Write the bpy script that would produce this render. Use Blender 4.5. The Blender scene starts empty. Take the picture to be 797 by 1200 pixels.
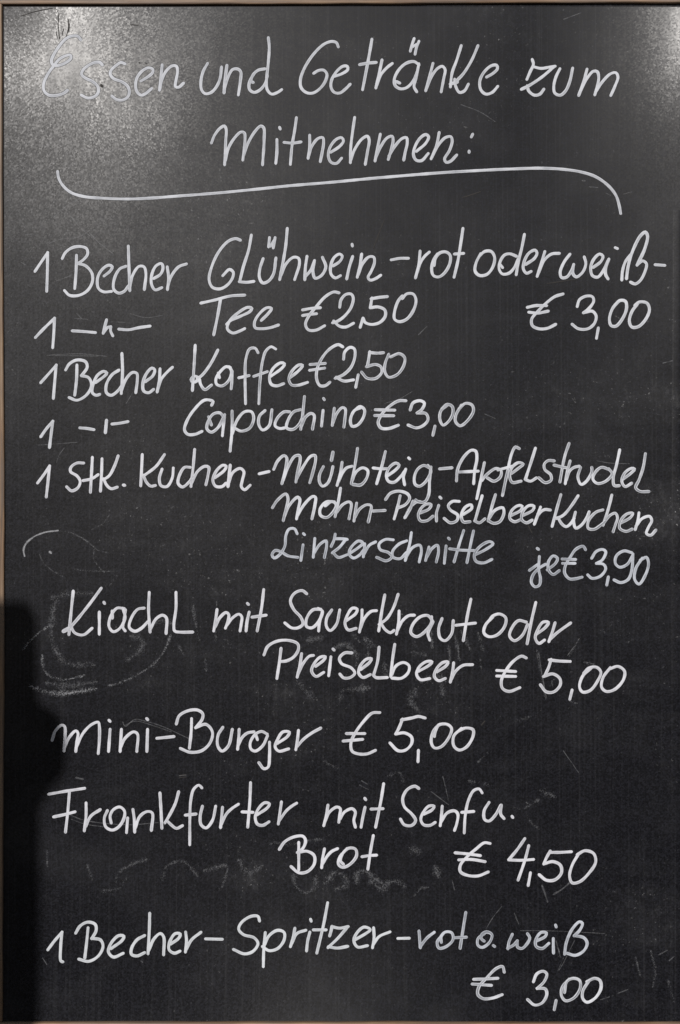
import bpy, bmesh, math, random
from mathutils import Vector, noise
random.seed(7)
S = bpy.context.scene
COL = S.collection
R = math.radians

# ------------------------------------------------------------------ scale, camera, light
K = 0.00075            # metres on the board per pixel of the photograph
DIST = 0.80            # camera to board
cam_d = bpy.data.cameras.new('camera'); cam = bpy.data.objects.new('camera', cam_d); COL.objects.link(cam)
cam.location = (0, -DIST, 0); cam.rotation_euler = (R(90), 0, 0)
cam_d.sensor_fit = 'VERTICAL'; cam_d.sensor_height = 24; cam_d.lens = 24*DIST/(1200*K)
cam_d.clip_start = 0.01; cam_d.clip_end = 3000
S.camera = cam

SUN = Vector((-0.245, -0.80, 0.420)).normalized()
elev = math.asin(SUN.z); azim = math.atan2(SUN.x, SUN.y)
w = bpy.data.worlds.new('World'); S.world = w; w.use_nodes = True
nt = w.node_tree; nt.nodes.clear()
sky = nt.nodes.new('ShaderNodeTexSky'); sky.sky_type = 'NISHITA'; sky.sun_disc = False
sky.sun_elevation = elev; sky.sun_rotation = azim
bg = nt.nodes.new('ShaderNodeBackground'); bg.inputs[1].default_value = 0.05
wo = nt.nodes.new('ShaderNodeOutputWorld')
nt.links.new(sky.outputs[0], bg.inputs[0]); nt.links.new(bg.outputs[0], wo.inputs[0])
sd = bpy.data.lights.new('sun', 'SUN'); sd.energy = 5.0; sd.angle = R(0.53); sd.color = (1.0, 0.962, 0.922)
so = bpy.data.objects.new('sun', sd); COL.objects.link(so)
so.rotation_euler = (-SUN).to_track_quat('-Z', 'Y').to_euler()
S.view_settings.view_transform = 'Standard'; S.view_settings.look = 'None'
S.view_settings.exposure = -0.2; S.view_settings.gamma = 1.0

# ------------------------------------------------------------------ board surface (gently warped sheet)
def sst(a, b, x):
    t = min(1, max(0, (x-a)/(b-a))); return t*t*(3-2*t)
def warp(px, py):
    """height of the sheet towards the viewer, metres; px,py photograph pixels"""
    h = 0.0
    # right edge curls forward, most at the top
    u = max(0.0, (px-610)/187.0)
    h += 0.0195*min(u*u, 2*u-1 if u > 1 else 9)*(1-sst(60, 560, py)*0.62-sst(560, 1100, py)*0.26)
    # corner top left springs back a little
    a = max(0.0, 1-(math.hypot(px-0, py-0))/150.0)
    h -= 0.0022*a*a
    # slow buckles
    h += 0.0062*sst(150, 560, py)*(0.1+0.9*sst(150, 600, px))
    h += 0.0010*math.sin(px/150.0+0.6)*math.sin(py/210.0+0.4)
    h += 0.00022*math.sin(px/41.0+py/63.0)+0.00016*math.sin(py/37.0-px/90.0)
    b_ = max(0.0, (py-960)/240.0)
    h += 0.0270*b_*b_*math.exp(-((px-400)/230.0)**2)
    # lower left edge lip
    v = max(0.0, (py-1165)/35.0)
    h += 0.0006*v*v*max(0, 1-abs(px-110)/120.0)
    return h
def P(px, py, off=0.0):
    h = warp(px, py)+off; f = 1-h/DIST
    return Vector(((px-398.5)*K*f, -h, (600-py)*K*f))

# ------------------------------------------------------------------ node helpers
def new_mat(name):
    m = bpy.data.materials.new(name); m.use_nodes = True
    n = m.node_tree.nodes; l = m.node_tree.links
    return m, n, l, n['Principled BSDF']
def N(n, t, **k):
    x = n.new(t)
    for a, b in k.items(): setattr(x, a, b)
    return x
def noise_tex(n, l, vec, scale, detail=2, rough=0.5, dist=0.0):
    t = n.new('ShaderNodeTexNoise'); t.inputs['Scale'].default_value = scale
    t.inputs['Detail'].default_value = detail; t.inputs['Roughness'].default_value = rough
    t.inputs['Distortion'].default_value = dist
    if vec is not None: l.new(vec, t.inputs['Vector'])
    return t.outputs['Fac']
def ramp(n, l, fac, stops):
    r = n.new('ShaderNodeValToRGB'); e = r.color_ramp.elements
    while len(e) < len(stops): e.new(0.5)
    for i, (p, c) in enumerate(stops):
        e[i].position = p; e[i].color = (c if len(c) == 4 else (*c, 1)) if hasattr(c, '__len__') else (c, c, c, 1)
    l.new(fac, r.inputs[0]); return r.outputs['Color']
def mth(n, l, op, a, b=None, clamp=False):
    m = n.new('ShaderNodeMath'); m.operation = op; m.use_clamp = clamp
    for i, v in enumerate((a, b)):
        if v is None: continue
        if isinstance(v, (int, float)): m.inputs[i].default_value = v
        else: l.new(v, m.inputs[i])
    return m.outputs[0]
def mapping(n, l, vec, sc):
    m = n.new('ShaderNodeMapping'); m.inputs['Scale'].default_value = sc; l.new(vec, m.inputs['Vector']); return m.outputs[0]
def mix(n, l, fac, a, b, blend='MIX'):
    m = n.new('ShaderNodeMix'); m.data_type = 'RGBA'; m.blend_type = blend
    for i, v in ((0, fac), (6, a), (7, b)):
        if isinstance(v, (int, float)): m.inputs[i].default_value = v
        elif isinstance(v, tuple): m.inputs[i].default_value = (*v, 1)
        else: l.new(v, m.inputs[i])
    return m.outputs[2]

# --- black board lacquer: orange-peel grain, wiped-off chalk haze, dust specks
def board_material():
    m, n, l, b = new_mat('blackboard_lacquer')
    tc = n.new('ShaderNodeTexCoord').outputs['Object']
    vo = n.new('ShaderNodeTexVoronoi'); vo.inputs['Scale'].default_value = 820; l.new(tc, vo.inputs['Vector'])
    vs = n.new('ShaderNodeSeparateColor'); l.new(vo.outputs['Color'], vs.inputs[0])
    g1 = vs.outputs[0]
    cloud = noise_tex(n, l, tc, 5.5, 5, 0.6, 0.6)
    wipe = noise_tex(n, l, mapping(n, l, tc, (5, 5, 26)), 1.0, 5, 0.65, 0.4)
    speck = noise_tex(n, l, tc, 420, 2, 0.6)
    speck2 = noise_tex(n, l, mapping(n, l, tc, (1, 1, 0.6)), 150, 4, 0.8)
    haze = mth(n, l, 'MULTIPLY', ramp(n, l, cloud, [(0.45, 0.0), (0.72, 1.0)]), ramp(n, l, wipe, [(0.40, 0.0), (0.7, 1.0)]))
    dust = mth(n, l, 'MULTIPLY', ramp(n, l, speck, [(0.66, 0.0), (0.78, 1.0)]), mth(n, l, 'ADD', mth(n, l, 'MULTIPLY', haze, 0.9), 0.05))
    patch = mth(n, l, 'MULTIPLY', mth(n, l, 'MULTIPLY', ramp(n, l, speck2, [(0.52, 0.0), (0.70, 1.0)]), haze), 0.5)
    base = mix(n, l, mth(n, l, 'POWER', g1, 1.4), (0.0018, 0.0018, 0.0028), (0.0098, 0.0101, 0.0138))
    lines = noise_tex(n, l, mapping(n, l, tc, (520, 1, 3.5)), 1.0, 3, 0.6)
    smear = noise_tex(n, l, mapping(n, l, tc, (7, 7, 11)), 1.0, 6, 0.62, 1.4)
    base = mix(n, l, mth(n, l, 'MULTIPLY', ramp(n, l, lines, [(0.52, 0.0), (0.75, 1.0)]), 0.016), base, (0.5, 0.5, 0.52))
    base = mix(n, l, mth(n, l, 'MULTIPLY', ramp(n, l, smear, [(0.48, 0.0), (0.78, 1.0)]), 0.016), base, (0.5, 0.5, 0.52))
    base = mix(n, l, mth(n, l, 'MULTIPLY', haze, 0.022), base, (0.45, 0.45, 0.46))
    base = mix(n, l, mth(n, l, 'ADD', mth(n, l, 'MULTIPLY', dust, 0.55), mth(n, l, 'MULTIPLY', patch, 0.12), True), base, (0.55, 0.55, 0.56))
    l.new(base, b.inputs['Base Color'])
    rg = mth(n, l, 'ADD', mth(n, l, 'MULTIPLY', cloud, 0.06), 0.19)
    streak = noise_tex(n, l, mapping(n, l, tc, (70, 1, 5)), 1.0, 4, 0.6, 0.3)
    rg = mth(n, l, 'ADD', rg, mth(n, l, 'MULTIPLY', mth(n, l, 'SUBTRACT', streak, 0.5), 0.16))
    l.new(mth(n, l, 'ADD', rg, mth(n, l, 'MULTIPLY', haze, 0.08)), b.inputs['Roughness'])
    b.inputs['Specular IOR Level'].default_value = 0.039
    b.inputs['Coat Weight'].default_value = 0.26; b.inputs['Coat Roughness'].default_value = 0.50
    # every grain of the lacquer leans its own way
    vm = n.new('ShaderNodeVectorMath'); vm.operation = 'SUBTRACT'; l.new(vo.outputs['Color'], vm.inputs[0]); vm.inputs[1].default_value = (0.5, 0.5, 0.5)
    vk = n.new('ShaderNodeVectorMath'); vk.operation = 'SCALE'; l.new(vm.outputs[0], vk.inputs[0]); vk.inputs['Scale'].default_value = 0.043
    ge = n.new('ShaderNodeNewGeometry')
    va = n.new('ShaderNodeVectorMath'); va.operation = 'ADD'; l.new(ge.outputs['Normal'], va.inputs[0]); l.new(vk.outputs[0], va.inputs[1])
    vn = n.new('ShaderNodeVectorMath'); vn.operation = 'NORMALIZE'; l.new(va.outputs[0], vn.inputs[0])
    l.new(vn.outputs[0], b.inputs['Normal']); l.new(vn.outputs[0], b.inputs['Coat Normal'])
    return m

# --- chalk marker: streaky along the stroke (uv: u along in px, v across 0..1)
def marker_material(name, dry, col=(0.50, 0.525, 0.575)):
    m, n, l, b = new_mat(name)
    uv = n.new('ShaderNodeUVMap').outputs[0]
    tc = n.new('ShaderNodeTexCoord').outputs['Object']
    st = noise_tex(n, l, mapping(n, l, uv, (0.03, 5.5, 1)), 1.0, 3, 0.6)
    blot = noise_tex(n, l, tc, 260, 3, 0.6)
    slow = noise_tex(n, l, tc, 45, 2, 0.5)
    sep = n.new('ShaderNodeSeparateXYZ'); l.new(uv, sep.inputs[0])
    ce = mth(n, l, 'ABSOLUTE', mth(n, l, 'SUBTRACT', sep.outputs[1], 0.5))
    core = ramp(n, l, ce, [(0.07, 1.0), (0.27, 0.0)])          # the pen leaves less paint in the middle
    dryv = mth(n, l, 'MULTIPLY', ramp(n, l, slow, [(0.38, 0.10), (0.56, 1.0)]), dry)
    t = mth(n, l, 'MULTIPLY', dryv, mth(n, l, 'ADD', mth(n, l, 'MULTIPLY', core, 0.42), ramp(n, l, st, [(0.40, 0.0), (0.60, 0.85)])), True)
    t = mth(n, l, 'ADD', t, mth(n, l, 'MULTIPLY', ramp(n, l, blot, [(0.40, 0.0), (0.72, 1.0)]), 0.16), True)
    c = mix(n, l, t, col, (0.13, 0.14, 0.16))
    c = mix(n, l, ramp(n, l, ce, [(0.385, 0.0), (0.42, 1.0)]), c, (0.006, 0.006, 0.006))   # matt dark outline painted round the stroke, imitating a sharpening halo
    l.new(c, b.inputs['Base Color']); b.inputs['Roughness'].default_value = 0.75
    b.inputs['Specular IOR Level'].default_value = 0.12
    bp = n.new('ShaderNodeBump'); bp.inputs['Strength'].default_value = 0.6; bp.inputs['Distance'].default_value = 0.0002
    l.new(blot, bp.inputs['Height']); l.new(bp.outputs[0], b.inputs['Normal'])
    return m

# --- half wiped chalk: grains only
def smudge_material(name, lo, hi, strength, scale=520):
    m, n, l, b = new_mat(name)
    uv = n.new('ShaderNodeUVMap').outputs[0]
    tc = n.new('ShaderNodeTexCoord').outputs['Object']
    g = noise_tex(n, l, tc, scale, 4, 0.75)
    big = noise_tex(n, l, tc, 60, 3, 0.6)
    sep = n.new('ShaderNodeSeparateXYZ'); l.new(uv, sep.inputs[0])
    ce = mth(n, l, 'ABSOLUTE', mth(n, l, 'SUBTRACT', sep.outputs[1], 0.5))
    edge = ramp(n, l, ce, [(0.0, 1.0), (0.5, 0.0)])
    v = mth(n, l, 'ADD', g, mth(n, l, 'ADD', mth(n, l, 'MULTIPLY', edge, 0.10), mth(n, l, 'MULTIPLY', big, 0.34)))
    a = mth(n, l, 'MULTIPLY', ramp(n, l, v, [(lo, 0.0), (hi, 1.0)]), mth(n, l, 'MULTIPLY', mth(n, l, 'POWER', edge, 0.5), strength), True)
    l.new(a, b.inputs['Alpha'])
    b.inputs['Base Color'].default_value = (0.50, 0.51, 0.54, 1); b.inputs['Roughness'].default_value = 0.9
    b.inputs['Specular IOR Level'].default_value = 0.1
    return m

def wood_material():
    m, n, l, b = new_mat('weathered_oak')
    tc = n.new('ShaderNodeTexCoord').outputs['UV']
    gr = noise_tex(n, l, mapping(n, l, tc, (9, 420, 1)), 1.0, 6, 0.65, 1.2)
    fi = noise_tex(n, l, mapping(n, l, tc, (45, 1500, 1)), 1.0, 3, 0.6)
    sp = noise_tex(n, l, mapping(n, l, tc, (14, 40, 1)), 1.0, 4, 0.6)
    c = ramp(n, l, gr, [(0.28, (0.04, 0.022, 0.013)), (0.48, (0.16, 0.094, 0.050)), (0.72, (0.30, 0.20, 0.118))])
    c = mix(n, l, mth(n, l, 'MULTIPLY', ramp(n, l, fi, [(0.35, 1.0), (0.55, 0.0)]), 0.6), c, (0.07, 0.042, 0.027))
    c = mix(n, l, ramp(n, l, sp, [(0.42, 0.45), (0.62, 0.0)]), c, (0.11, 0.085, 0.07))
    l.new(c, b.inputs['Base Color']); b.inputs['Roughness'].default_value = 0.6
    bp = n.new('ShaderNodeBump'); bp.inputs['Strength'].default_value = 0.7; bp.inputs['Distance'].default_value = 0.0006
    l.new(gr, bp.inputs['Height']); l.new(bp.outputs[0], b.inputs['Normal'])
    return m
def plain(name, c, rough=0.5, metal=0.0, sc=300, amt=0.35):
    m, n, l, b = new_mat(name)
    tc = n.new('ShaderNodeTexCoord').outputs['Object']
    g = noise_tex(n, l, tc, sc, 4, 0.6)
    l.new(mix(n, l, g, tuple(v*(1-amt) for v in c), tuple(v*(1+amt) for v in c)), b.inputs['Base Color'])
    b.inputs['Roughness'].default_value = rough; b.inputs['Metallic'].default_value = metal
    bp = n.new('ShaderNodeBump'); bp.inputs['Strength'].default_value = 0.4; bp.inputs['Distance'].default_value = 0.0005
    l.new(g, bp.inputs['Height']); l.new(bp.outputs[0], b.inputs['Normal'])
    return m
M_BOARD = board_material()
M_WET = marker_material('chalk_marker', 0.48, (0.56, 0.565, 0.61))
M_MID = marker_material('chalk_marker_streaky', 0.80, (0.56, 0.575, 0.62))
M_DRY = marker_material('chalk_marker_thin', 0.85, (0.46, 0.485, 0.54))
M_HEAD = marker_material('chalk_marker_head', 0.45, (0.49, 0.505, 0.545))
M_FIRST = marker_material('chalk_marker_upper', 0.40, (0.51, 0.525, 0.565))
M_LOW = marker_material('chalk_marker_lower', 0.40, (0.50, 0.52, 0.55))
M_SM = smudge_material('wiped_chalk', 0.71, 0.92, 0.43, 700)
M_SMF = smudge_material('wiped_chalk_faint', 0.71, 0.93, 0.19, 760)
M_GHOST = smudge_material('faded_marker', 0.42, 0.80, 0.55, 420)
M_SCR = smudge_material('fine_scratch', 0.52, 0.85, 0.16, 260)
M_DARK = plain('bared_primer', (0.012, 0.010, 0.009), 0.8)
M_WOOD = wood_material()
M_STRIP = plain('black_plastic', (0.022, 0.022, 0.022), 0.36, 0, 900, 0.25)
M_ASPH = plain('asphalt', (0.038, 0.038, 0.038), 0.9, 0, 90, 0.4)
M_STEEL = plain('galvanised_steel', (0.35, 0.36, 0.37), 0.4, 0.9, 120, 0.2)

# ------------------------------------------------------------------ mesh helpers
def link(name, me, mat, parent=None, label=None):
    o = bpy.data.objects.new(name, me); me.materials.append(mat); COL.objects.link(o)
    if parent: o.parent = parent
    if label: o['label'] = label
    return o
def empty(name, label, cat, loc=(0, 0, 0)):
    o = bpy.data.objects.new(name, None); COL.objects.link(o); o.location = loc
    o['label'] = label; o['category'] = cat; return o

# ------------------------------------------------------------------ setting
GZ = -0.66
me = bpy.data.meshes.new('pavement')
g = 400.0
me.from_pydata([(-g, -g, GZ), (g, -g, GZ), (g, g, GZ), (-g, g, GZ)], [], [(0, 1, 2, 3)])
gr = link('pavement', me, M_ASPH); gr['kind'] = 'structure'

# ------------------------------------------------------------------ the chalkboard
board = empty('chalkboard', 'black chalkboard in a brown wooden frame, covered with a handwritten white menu in German', 'chalkboard', (0, 0, GZ))
OFF = Vector((0, 0, -GZ))      # children are given in world space, parent sits on the ground
def part(name, me, mat, label=None):
    o = link(name, me, mat, board, label); o.location = OFF; return o

# panel: one curved sheet with a back
bm = bmesh.new()
x0, x1, y0, y1 = 0.5, 812, 3.5, 1204
nx, ny = 170, 240
rows = []
for j in range(ny+1):
    rows.append([bm.verts.new(P(x0+(x1-x0)*i/nx, y0+(y1-y0)*j/ny)) for i in range(nx+1)])
for j in range(ny):
    for i in range(nx):
        f = bm.faces.new((rows[j][i], rows[j+1][i], rows[j+1][i+1], rows[j][i+1])); f.smooth = True
back = [bm.verts.new(Vector((v.co.x, 0.009, v.co.z))) for v in (rows[0][0], rows[0][-1], rows[-1][-1], rows[-1][0])]
# the sheet's own back, butted to its four edges
def edge_side(vs, b0, b1):
    mid = vs
    bm.faces.new(list(mid)+[b1, b0]).smooth = False
edge_side([rows[0][i] for i in range(nx+1)], back[0], back[1])
edge_side([rows[j][-1] for j in range(ny+1)], back[1], back[2])
edge_side([rows[-1][i] for i in range(nx, -1, -1)], back[2], back[3])
edge_side([rows[j][0] for j in range(ny, -1, -1)], back[3], back[0])
bm.faces.new(back)
bmesh.ops.recalc_face_normals(bm, faces=bm.faces)
me = bpy.data.meshes.new('panel'); bm.to_mesh(me); bm.free()
part('panel', me, M_BOARD)

# rails: long bars with eased edges, uv along the grain, inner edge slightly bowed
def rail(path, width, sgn, front, depth, name):
    """path: list of (px,py) of the inner edge as seen; the bar lies on side sgn of it"""
    bm = bmesh.new(); uvl = bm.loops.layers.uv.new('UVMap')
    e = 0.0012
    prof = [(0, depth), (0, -front+e), (e*0.35, -front+e*0.3), (e, -front), (width-0.003, -front), (width, -front+0.003), (width, depth)]
    rings = []; L = 0; prev = None; lens = []
    for k, (px, py) in enumerate(path):
        hw_ = warp(min(px, 803), py)
        f = 1-(front+hw_)/DIST
        c = Vector(((px-398.5)*K*f, -hw_, (600-py)*K*f))
        a = path[max(0, k-1)]; b = path[min(len(path)-1, k+1)]
        t = Vector((b[0]-a[0], 0, -(b[1]-a[1]))).normalized()
        nrm = Vector((-t.z, 0, t.x))*sgn
        if prev is not None: L += (c-prev).length
        prev = c; lens.append(L)
        wob = 0.00035*noise.noise(Vector((L*25, px*0.01, 3.1)))
        rings.append([bm.verts.new(c+nrm*(q+(wob if q < width/2 else 0))+Vector((0, y, 0))) for q, y in prof])
    acc = [0]
    for q in range(1, len(prof)):
        acc.append(acc[-1]+math.dist(prof[q], prof[q-1]))
    acc.append(acc[-1]+width)
    np_ = len(prof)
    for k in range(len(rings)-1):
        for q in range(np_):
            q2 = (q+1) % np_
            f = bm.faces.new((rings[k][q], rings[k+1][q], rings[k+1][q2], rings[k][q2]))
            us = (lens[k], lens[k+1], lens[k+1], lens[k]); vs = (acc[q], acc[q], acc[q+1], acc[q+1])
            for lp, u, v in zip(f.loops, us, vs): lp[uvl].uv = (u, v+hash(name) % 7*0.13 if False else v)
    bm.faces.new(rings[0]); bm.faces.new(rings[-1][::-1])
    bmesh.ops.recalc_face_normals(bm, faces=bm.faces)
    me = bpy.data.meshes.new(name); bm.to_mesh(me); bm.free()
    return part(name, me, M_WOOD)
def lin(a, b, n): return [a+(b-a)*i/n for i in range(n+1)]
lx = lambda y: 2.4+2.6*math.exp(-((y-640)/330.0)**2) if y < 1250 else 1.2
FR = 0.0022
rail([(lx(y), y) for y in lin(4.2, 1197, 60)], 0.032, -1, FR, 0.016, 'frame_rail')
rail([(x, 4.6-1.5*(x/797.0)+0.5*math.sin(x/150)) for x in lin(-42, 846, 50)], 0.034, 1.0, FR+0.0004, 0.016, 'frame_rail')
rail([(x, 1198.7+0.5*x/797) for x in lin(-42, 846, 50)], 0.034, -1, FR+0.0004, 0.016, 'frame_rail')
rail([(803, y) for y in lin(3, 1198, 60)], 0.032, 1, FR, 0.016, 'frame_rail')

# black plastic edge strip down the right side of the sheet
bm = bmesh.new(); ks = lin(246, 1194, 70); rr = []
for y in ks:
    xo = 787.5+0.8*math.sin(y/170)+(2.0 if y > 1050 else 0)*sst(1050, 1130, y)
    rr.append([bm.verts.new(P(xo+dx, y, h)) for dx, h in ((0, 0.00003), (0.9, 0.00016), (2.4, 0.0002), (6.0, 0.0002), (8.5, 0.00016), (9.6, 0.00003))])
for a, b in zip(rr, rr[1:]):
    for q in range(5):
        bm.faces.new((a[q], b[q], b[q+1], a[q+1])).smooth = True
me = bpy.data.meshes.new('edge_strip'); bm.to_mesh(me); bm.free()
part('edge_strip', me, M_BOARD)

# folding rear stand of the board (keeps it upright on the pavement)
def bar(name, a, b, wx, wy, mat, parent, off):
    a = Vector(a); b = Vector(b); bm = bmesh.new(); uvl = bm.loops.layers.uv.new('UVMap')
    d = (b-a).normalized(); sx = Vector((1, 0, 0)); sx = (sx-d*sx.dot(d))
    if sx.length < 0.3: sx = Vector((0, 1, 0))-d*d.y
    sx.normalize(); sy = d.cross(sx)
    r = []
    for c in (a, b): r.append([bm.verts.new(c+sx*u*wx/2+sy*v*wy/2) for u, v in ((-1, -1), (1, -1), (1, 1), (-1, 1))])
    L = (b-a).length
    for q in range(4):
        f = bm.faces.new((r[0][q], r[0][(q+1) % 4], r[1][(q+1) % 4], r[1][q]))
        for lp, uv in zip(f.loops, ((0, q*.04), (0, q*.04+.03), (L, q*.04+.03), (L, q*.04))): lp[uvl].uv = uv
    bm.faces.new(r[0][::-1]); bm.faces.new(r[1])
    bmesh.ops.bevel(bm, geom=bm.edges[:], offset=0.002, segments=1, affect='EDGES')
    bmesh.ops.recalc_face_normals(bm, faces=bm.faces)
    me = bpy.data.meshes.new(name); bm.to_mesh(me); bm.free()
    o = link(name, me, mat, parent); o.location = off; return o
for sx_ in (-1, 1):
    bar('leg', (sx_*0.303, 0.006, -0.476), (sx_*0.303, 0.006, GZ), 0.030, 0.018, M_WOOD, board, OFF)
    bar('rear_leg', (sx_*0.29, 0.030, 0.44), (sx_*0.29, 0.36, GZ+0.01), 0.030, 0.018, M_WOOD, board, OFF)
bar('stretcher', (-0.273, 0.235, -0.25), (0.273, 0.235, -0.25), 0.03, 0.018, M_WOOD, board, OFF)

# ------------------------------------------------------------------ handwriting
ZS = 3.985
ramp_h = 0.0
def catmull(pts, step=1.6):
    if len(pts) == 1:
        return [pts[0], (pts[0][0]+0.35, pts[0][1]+0.35)]
    if len(pts) == 2:
        a, b = pts; n = max(2, int(math.dist(a, b)/step)); return [(a[0]+(b[0]-a[0])*i/n, a[1]+(b[1]-a[1])*i/n) for i in range(n+1)]
    P_ = [(2*pts[0][0]-pts[1][0], 2*pts[0][1]-pts[1][1])]+list(pts)+[(2*pts[-1][0]-pts[-2][0], 2*pts[-1][1]-pts[-2][1])]
    out = []
    for i in range(1, len(P_)-2):
        p0, p1, p2, p3 = P_[i-1:i+3]
        def tj(ti, a, b): return ti+max(1e-4, math.dist(a, b))**0.5
        t0 = 0; t1 = tj(t0, p0, p1); t2 = tj(t1, p1, p2); t3 = tj(t2, p2, p3)
        n = max(2, int(math.dist(p1, p2)/step))
        for k in range(n):
            t = t1+(t2-t1)*k/n
            def L(a, b, ta, tb): return tuple(((tb-t)*u+(t-ta)*v)/(tb-ta) for u, v in zip(a, b))
            A1 = L(p0, p1, t0, t1); A2 = L(p1, p2, t1, t2); A3 = L(p2, p3, t2, t3)
            B1 = L(A1, A2, t0, t2); B2 = L(A2, A3, t1, t3)
            out.append(L(B1, B2, t1, t2))
    out.append(pts[-1]); return out

def ribbon(bm, uvl, pts, wid, base, dome=0.00016, jitter=0.06, seed=0.0, taper=0.0):
    """pts in photograph pixels; a low domed bead of paint with round ends"""
    global ramp_h
    pts = catmull(pts)
    n = len(pts); L = [0.0]
    for a, b in zip(pts, pts[1:]): L.append(L[-1]+math.dist(a, b))
    tot = L[-1]; hw = wid/2*(0.665 if wid > 3.6 and dome > 0.00003 else 0.925)+(0.55 if wid > 3.6 and dome > 0.00003 else 0)
    st = []                                   # stations: (x, y, tx, ty, halfwidth, u)
    def tan(i):
        a = pts[max(0, i-1)]; b = pts[min(n-1, i+1)]; d = math.dist(a, b) or 1
        return (b[0]-a[0])/d, (b[1]-a[1])/d
    t0 = tan(0); t1 = tan(n-1)
    for ang in (80, 58, 35, 15):
        a = R(ang); st.append((pts[0][0]-t0[0]*hw*math.sin(a), pts[0][1]-t0[1]*hw*math.sin(a), *t0, hw*math.cos(a), -hw*math.sin(a)))
    for i in range(n):
        tx, ty = tan(i); q = pts[i]
        ww = hw*(1+jitter*noise.noise(Vector((q[0]*0.11, q[1]*0.11, seed)))+0.5*jitter*noise.noise(Vector((q[0]*0.7, q[1]*0.7, seed+5))))
        ww *= 1-taper*(L[i]/tot if tot else 0)
        st.append((*q, tx, ty, ww, L[i]))
    e1 = hw*(1-taper)
    for ang in (15, 35, 58, 80):
        a = R(ang); st.append((pts[-1][0]+t1[0]*e1*math.sin(a), pts[-1][1]+t1[1]*e1*math.sin(a), *t1, e1*math.cos(a), tot+e1*math.sin(a)))
    prof = ((-1, 0.0), (-0.76, 0.30), (-0.35, 0.92), (0.35, 0.92), (0.76, 0.30), (1, 0.0))
    prev = None; rise = 0.00005/max(1, len(st))
    ramp_h = (ramp_h+0.000013) % 0.00009
    for k, (x, y, tx, ty, ww, u) in enumerate(st):
        dk = dome*(ww/hw if hw else 1)
        h0 = base+ramp_h+rise*k
        row = [bm.verts.new(P(x-ty*s*ww, y+tx*s*ww, h0*(0.3 if q == 0 else 1)+q*dk)) for s, q in prof]
        if prev:
            for i in range(5):
                f = bm.faces.new((prev[0][i], row[i], row[i+1], prev[0][i+1])); f.smooth = True
                vs = ((prof[i][0]+1)/2, (prof[i+1][0]+1)/2)
                for lp, uv in zip(f.loops, ((prev[1], vs[0]), (u, vs[0]), (u, vs[1]), (prev[1], vs[1]))): lp[uvl].uv = uv
        prev = (row, u)

def parse(txt, ox, oy, sc=ZS):
    out = []
    for s in txt.split(';'):
        s = s.split()
        if not s: continue
        wd = None
        if s[0].startswith('w'): wd = float(s[0][1:]); s = s[1:]
        out.append((wd, [(ox+float(a.split(',')[0])/sc, oy+float(a.split(',')[1])/sc) for a in s]))
    return out

def write(name, label, mat, wid, chunks, jitter=0.16, dome=0.00009, base=0.00006, taper=0.0):
    bm = bmesh.new(); uvl = bm.loops.layers.uv.new('UVMap'); sd_ = random.random()*50
    for ox, oy, txt in chunks:
        for wd, pts in parse(txt, ox, oy):
            ribbon(bm, uvl, pts, wd or wid, base, dome, jitter, sd_, taper)
    bmesh.ops.recalc_face_normals(bm, faces=bm.faces)
    me = bpy.data.meshes.new(name); bm.to_mesh(me); bm.free()
    # all normals towards the viewer
    return part(name, me, mat, label)

W = 4.7
TEXT = []
def T(word, mat, *chunks, wid=W): TEXT.append((word, mat, wid, chunks))

# -- title
T('Essen', 0, (40, 30, "217,65 205,50 180,48 150,60 118,95 92,135 81,165 88,184 110,187 150,172 172,152 170,138 150,140 120,155 92,188 65,225 45,270 47,305 70,325 110,325 140,315 155,303; 318,183 308,172 285,172 255,185 228,208 222,228 240,245 275,262 298,285 300,310 285,330 250,338 222,325; 423,178 405,172 385,185 360,208 356,228 372,248 410,262 438,285 445,310 438,332 415,347 385,345 365,330; 500,258 530,240 553,220 555,205 535,197 505,212 480,245 474,280 480,308 500,325 520,318 548,295; 598,185 592,240 586,300; 588,295 594,262 615,215 645,188 665,190 670,215 662,260 660,285 675,288 697,270"), wid=4.9)
T('und', 0, (225, 30, "72,178 52,215 42,260 45,300 62,318 90,312 115,285 132,245 138,195; w5.4 163,188 155,250 150,312; 150,300 165,250 190,205 215,203 228,215 226,260 217,322; 285,265 276,260 285,230 310,208 340,202; 290,225 272,255 266,280 270,300 290,312 318,300 342,270 352,235; 357,58 361,100 356,180 348,260 352,300 372,320 400,312 418,300"))
T('Getränke', 0, (225, 30, "683,98 675,80 655,74 620,85 575,125 530,190 507,250 510,290 535,313 565,315 600,292 625,255 630,225 615,208 590,210 570,222; 662,238 700,225 728,205 725,190 705,190 675,215 652,255 650,290 665,312 690,315 715,298 738,275"),
  (410, 30, "103,65 92,130 75,220 60,298; 47,182 85,175 122,172; 150,162 138,220 122,290; 125,280 145,230 175,195 197,178; 300,62 292,85 283,118; 322,75 312,100 305,132; 290,100 312,88; 322,182 300,168 265,175 230,205 208,250 212,280 235,295 265,290 295,260 315,215 322,180; 321,185 308,250 300,285 312,308; 232,268 218,262; 388,178 372,240 355,303; 360,290 380,240 410,200 432,190 445,205 438,250 427,308; 520,95 498,165 478,220 470,285; 598,95 570,160 530,225 498,258; w6 472,272 500,264; 490,252 495,285 512,312 535,305 553,275; 640,240 670,222 690,200 685,185 660,188 625,220 607,260 612,300 635,320 665,312 690,285"))
T('zum', 0, (580, 30, "175,160 180,180 165,215 150,250; 180,192 215,200 250,195 280,190; 275,193 220,240 160,280 125,297; 152,282 158,305 185,325 210,320 228,298; 303,203 285,240 275,285 280,315 305,325 330,305 350,260 363,200; 430,205 415,260 392,325; 400,305 425,255 460,213 478,215 485,240 478,285 467,322; 470,310 500,265 540,225 565,220 575,240 562,280 542,325"))
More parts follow.
